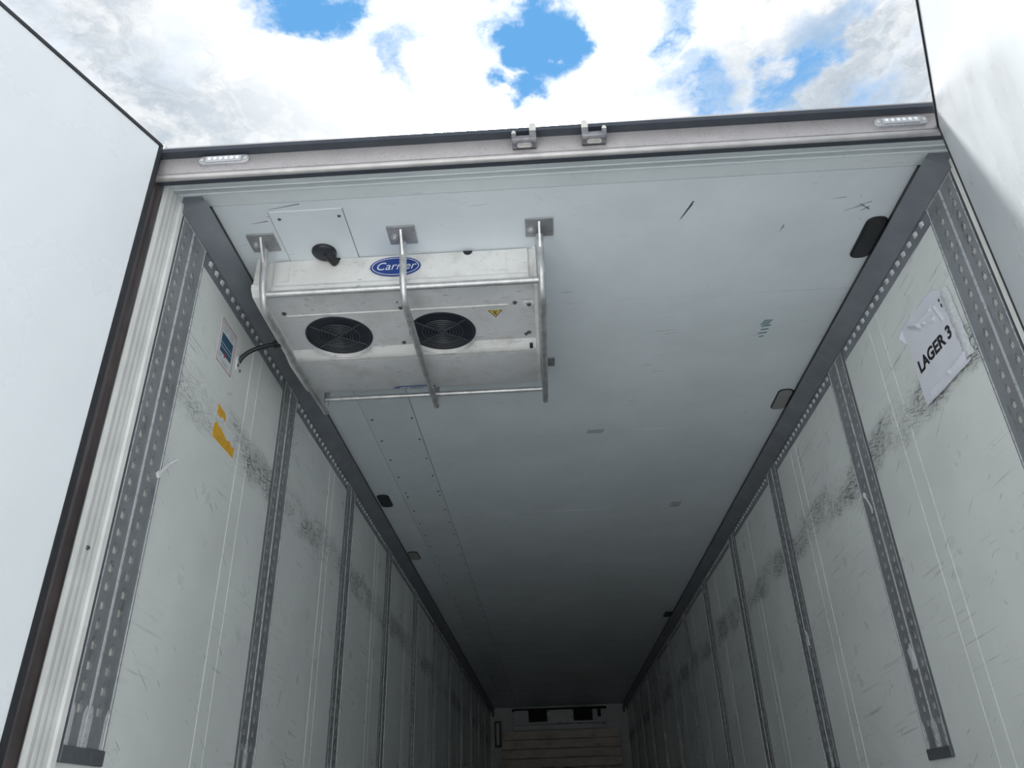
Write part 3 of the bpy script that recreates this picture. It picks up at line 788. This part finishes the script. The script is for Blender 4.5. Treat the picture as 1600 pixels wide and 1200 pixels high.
for (x0, y0, x1, y1, w) in ((.419, 2.123, .454, 2.032, .0035), (.423, 2.118, .452, 2.045, .003), (.985, 2.125, 1.050, 2.10, .002), (1.03, 2.09, 1.075, 2.125, .002), (1.02, 2.105, 1.07, 2.085, .0018),
                            (.93, 2.06, .975, 2.055, .0016), (1.045, 2.13, 1.07, 2.11, .003), (.79, 2.22, .795, 2.18, .002), (.785, 2.20, .80, 2.195, .002), (-1.0, 1.99, -.93, 1.975, .002), (-1.06, 2.02, -1.0, 2.01, .002), (-.98, 1.955, -.87, 1.935, .0022)):
    d = Vector((x1-x0, y1-y0, 0)).normalized(); nn = Vector((-d.y, d.x, 0))*w
    mb.add([(x0-nn.x*.3, y0-nn.y*.3, H-.0006), (x1-nn.x, y1-nn.y, H-.0006), (x1+nn.x, y1+nn.y, H-.0006), (x0+nn.x*.3, y0+nn.y*.3, H-.0006)], [(0,1,2,3)])
obj('scratch_mark', mb, 'hatch_grey', ceil)

# ---------------------------------------------------------------- stickers and paper on the walls
st = thing('wall_sticker', (-1.2345, 2.365, 1.457), 'white wall sticker with thin red border and dark blue block', 'sticker')
yz = lambda y0, y1, z0, z1, d0, d1: MB().box(-1.235+d0, -1.235+d1, y0, y1, z0, z1)
obj('sticker_sheet', yz(2.295, 2.434, 1.457, 1.634, 0, .0010), 'sticker_white', st)
m = yz(2.296, 2.433, 1.458, 1.461, .0010, .0014); m.box(-1.234, -1.2336, 2.296, 2.433, 1.630, 1.633); m.box(-1.234, -1.2336, 2.296, 2.2985, 1.458, 1.633); m.box(-1.234, -1.2336, 2.4305, 2.433, 1.458, 1.633)
obj('sticker_border', m, 'print_red', st)
bb = obj('sticker_block', yz(2.314, 2.414, 1.505, 1.582, .0010, .0014), 'print_blue', st)
m = MB()
for z in (1.527, 1.542): m.box(-1.2336, -1.2333, 2.314, 2.414, z, z+.0018)
obj('block_line', m, 'sticker_white', bb)
m = MB()
for z, a, b in ((1.617, 2.306, 2.42), (1.603, 2.318, 2.36), (1.603, 2.37, 2.41), (1.592, 2.32, 2.352), (1.592, 2.372, 2.40), (1.494, 2.31, 2.335), (1.486, 2.312, 2.332), (1.478, 2.34, 2.395), (1.470, 2.345, 2.39)):
    y = a
    while y < b: m.box(-1.234, -1.2336, y, y+.0035, z, z+.005); y += .0055
obj('sticker_print', m, 'print_grey', st)
obj('sticker_flag', yz(2.352, 2.362, 1.496, 1.512, .0012, .0018), 'print_red', st)

ye = thing('torn_label', (-1.2345, 2.46, 1.192), 'torn orange-yellow label half scraped off the left wall', 'label')
obj('label_remnant', MB().prism([(2.371, 1.229), (2.376, 1.245), (2.393, 1.256), (2.41, 1.246), (2.425, 1.251), (2.45, 1.242), (2.47, 1.238), (2.49, 1.228), (2.52, 1.238), (2.545, 1.226), (2.566, 1.236), (2.565, 1.192), (2.373, 1.193)], -1.2352, -1.2343, 'x'), 'yellow', ye)
obj('label_remnant', MB().prism([(2.379, 1.323), (2.41, 1.318), (2.443, 1.316), (2.456, 1.300), (2.453, 1.286), (2.43, 1.292), (2.41, 1.281), (2.383, 1.285)], -1.2352, -1.2343, 'x'), 'yellow', ye)

# paper sheet
OUT = [(2.462, 1.525), (2.426, 1.531), (2.375, 1.528), (2.328, 1.529), (2.27, 1.527), (2.225, 1.525), (2.19, 1.512), (2.160, 1.490), (2.165, 1.45), (2.168, 1.41), (2.150, 1.32), (2.139, 1.239), (2.121, 1.202), (2.130, 1.197), (2.28, 1.199), (2.441, 1.203), (2.455, 1.238), (2.452, 1.34), (2.447, 1.444), (2.466, 1.475), (2.480, 1.502)]
def inside(p, poly):
    c = False; j = len(poly)-1
    for i in range(len(poly)):
        if (poly[i][1] > p[1]) != (poly[j][1] > p[1]) and p[0] < (poly[j][0]-poly[i][0])*(p[1]-poly[i][1])/(poly[j][1]-poly[i][1])+poly[i][0]: c = not c
        j = i
    return c
def seg(p, a, b):
    ab = (b[0]-a[0], b[1]-a[1]); q = max(0, min(1, ((p[0]-a[0])*ab[0]+(p[1]-a[1])*ab[1])/(ab[0]**2+ab[1]**2)))
    return math.hypot(p[0]-a[0]-ab[0]*q, p[1]-a[1]-ab[1]*q)
def lift(y, z):
    d = .0022 + .0012*math.sin(31*y+2)*math.sin(27*z)
    for a, b, h, w in (((2.40, 1.509), (2.335, 1.461), .009, .010), ((2.335, 1.461), (2.244, 1.432), .007, .009), ((2.35, 1.478), (2.25, 1.47), .005, .008), ((2.39, 1.50), (2.30, 1.452), .006, .006),
                       ((2.148, 1.237), (2.254, 1.231), .008, .009), ((2.254, 1.231), (2.40, 1.236), .006, .009), ((2.22, 1.46), (2.20, 1.40), .004, .006)):
        d += h*math.exp(-(seg((y, z), a, b)/w)**2)
    d += .018*max(0, (1.225-z)/.03)**1.5*.5 + .012*max(0, (y-2.455)/.03)
    return d
pp = thing('paper_sheet', (1.232, 2.30, 1.197), 'creased white paper sheet reading LAGER 3 taped to the right wall', 'paper')
bm = bmesh.new(); bv = [bm.verts.new((0, y, z)) for y, z in OUT]; bm.faces.new(bv)
bmesh.ops.triangulate(bm, faces=bm.faces[:])
for _ in range(6): 
    bmesh.ops.subdivide_edges(bm, edges=[e for e in bm.edges if e.calc_length() > .007], cuts=1)
    bmesh.ops.triangulate(bm, faces=[f for f in bm.faces if len(f.verts) > 3])
for v in bm.verts: v.co.x = WX - lift(v.co.y, v.co.z)
me_v = [tuple(v.co) for v in bm.verts]; bm.verts.index_update(); me_f = [tuple(v.index for v in f.verts) for f in bm.faces]; bm.free()
po = obj('sheet', MB().add(me_v, me_f), 'paper', pp, sharp=70)
sol = po.modifiers.new('thick', 'SOLIDIFY'); sol.thickness = .0004
tm = text_mesh('LAGER 3', .062, align='CENTER', offset=.0019)
w_ = max(v[0] for v in tm.v) - min(v[0] for v in tm.v); k_ = .247/w_
tm.v = [(v[0]*k_, v[1]*1.0, v[2]) for v in tm.v]
lay(tm, (WX-.004, 2.302, 1.343), (0, -1, 0.0), (0, 0.0, 1))
tm.v = [(WX - lift(y, z) - .0012 + (x-(WX-.004)), y, z) for x, y, z in tm.v]
obj('lettering', tm, 'ink', pp)
m = MB(); N = 26
vs = []
for i in range(N+1):
    q = i/N; z = 1.475 - .262*q; yc = 2.149 - .012*q
    for j in range(7):
        y = yc + .018 - .052*j/6; vs.append((WX - .0012 - .007*math.sin(math.pi*j/6) - .0022*abs(math.sin(q*47+j*1.3)), y + .003*math.sin(q*31), z))
m.add(vs, [(i*7+j, i*7+j+1, (i+1)*7+j+1, (i+1)*7+j) for i in range(N) for j in range(6)])
obj('tape_strip', m, 'tape', pp, sharp=70)
for (y, z, s_) in ((2.170, 1.452, .010), (2.166, 1.428, .012)):
    obj('pen_mark', MB().box(WX-.0098, WX-.0085, y, y+.006, z, z+s_), 'ink', pp)

# ---------------------------------------------------------------- ties and tape scraps on the rails
def tie(name, a, b, w, label, cat):
    t = thing(name, tuple((Vector(a)+Vector(b))/2), label, cat)
    a, b = Vector(a), Vector(b); d = (b-a).normalized(); nx = Vector((1,0,0)); s_ = d.cross(nx)
    obj('strap', MB().obox((a+b)/2, d, s_, nx, (b-a).length/2, w/2, .0015), 'tie_white', t, bevel=.001)
    obj('head', MB().obox(a, d, s_, nx, w*.75, w*.75, .004), 'tie_white', t, bevel=.001)
    obj('tail', MB().tube([b, b + d*.03 + nx*(-.01 if a.x > 0 else .01)], w*.22, 6), 'tie_white', t)
tie('plastic_tag', (-1.224, 2.056, .916), (-1.222, 2.100, .966), .011, 'clear white plastic tag hooked in the doorway rail of the left wall', 'tag')
tie('cable_tie', (1.2255, 3.118, 1.140), (1.2255, 3.080, 1.070), .011, 'white plastic strip hooked in the second rail on the right wall', 'cable tie')
def scrap(c, s_, label):
    t = MB(); random.seed(int(c[1]*100)); pts = []
    n = 11
    for k in range(n):
        r = s_*(.55 + .6*random.random()); a = 2*math.pi*k/n; pts.append((c[1]+r*.9*math.cos(a), c[2]+r*1.5*math.sin(a)))
    vs = [(c[0]-.004, c[1], c[2])] + [(c[0]-.0015*random.random(), y, z) for y, z in pts] + [(c[0]+.003, y, z) for y, z in pts]
    t.add(vs, [(0, 1+k, 1+(k+1) % n) for k in range(n)] + [(1+k, 1+n+k, 1+n+(k+1) % n, 1+(k+1) % n) for k in range(n)])
    obj('tape_scrap', t, 'tape', label=label, cat='tape', group='scraps of white tape left on the rails')
scrap((1.2265, 3.085, .492), .030, 'torn white tape scrap low on the second rail of the right wall')
scrap((1.2265, 4.255, .785), .030, 'torn white tape scrap on the third rail of the right wall')

# ---------------------------------------------------------------- far end: fridge unit and plank board
fr = thing('refrigeration_unit', (.02, 15.08, 1.42), 'white refrigeration unit with two dark air openings on the far bulkhead', 'fridge unit')
def fb(x0, x1, z0, z1, y0=15.0, y1=15.2): return MB().box(x0, x1, y0, y1, z0, z1)
obj('left_pillar', fb(-.80, -.537, 1.545, 1.742), 'end_white', fr, bevel=.006)
obj('middle_pillar', fb(-.207, .265, 1.540, 1.735), 'end_white', fr, bevel=.006)
rp = obj('right_pillar', fb(.60, .84, 1.540, 1.728), 'end_white', fr, bevel=.006)
obj('lower_panel', fb(-.805, .845, 1.41, 1.498), 'end_white', fr, bevel=.006)
obj('upper_rail', fb(-.80, .842, 1.504, 1.545), 'end_white', fr, bevel=.004)
obj('air_opening', fb(-.537, -.207, 1.545, 1.742, 15.12, 15.19), 'vent_dark', fr)
obj('air_opening', fb(.265, .60, 1.540, 1.735, 15.12, 15.19), 'vent_dark', fr)
obj('top_frame', fb(-.83, .86, 1.742, 1.775, 15.05, 15.19), 'vent_dark', fr)
obj('pillar_slot', fb(.69, .75, 1.60, 1.735, 14.992, 15.002), 'vent_dark', rp)
for xx, zz in ((-.19, 1.715), (-.19, 1.60), (.245, 1.715), (.245, 1.61), (.02, 1.52), (.36, 1.49), (.78, 1.49)):
    obj('fixing', fb(xx-.018, xx+.018, zz-.006, zz+.006, 14.994, 15.002), 'screw_dark', fr)
pb = thing('plank_board', (0, 14.9, FL), 'board of worn pale horizontal planks against the far bulkhead', 'board')
zz = 1.395; k = 0
while zz > FL+.02:
    h = .149; z0 = max(FL, zz-h)
    dx = .012*math.sin(k*2.1)
    obj('plank', MB().box(-1.008-.006*k*(k < 4)+dx*.4, 1.038+.004*k*(k < 4)+dx*.3, 14.86+.004*math.sin(k*3.3), 14.90, z0+.008, zz-.004), 'plank', pb, bevel=.004)
    zz -= h; k += 1
for xx in (-.8, 0, .8): obj('batten', MB().box(xx-.05, xx+.05, 14.90, 14.95, FL, 1.38), 'plank', pb)
wl = thing('strip_lamp', (-1.10, 15.17, 1.17), 'tall narrow dark-framed lamp on the far bulkhead left of the planks', 'lamp')
obj('lamp_frame', MB().box(-1.155, -1.040, 15.14, 15.2, 1.17, 1.597), 'rubber', wl, bevel=.005)
obj('lamp_tube', MB().box(-1.125, -1.070, 15.13, 15.145, 1.20, 1.57), 'end_white', wl, bevel=.006)
for sd in (-1, 1):
    obj('bumper_pad', MB().box(*sorted((sd*1.16, sd*1.20)), 15.15, 15.2, 1.68, 1.77), 'rubber', wf)
bpy.context.view_layer.update()
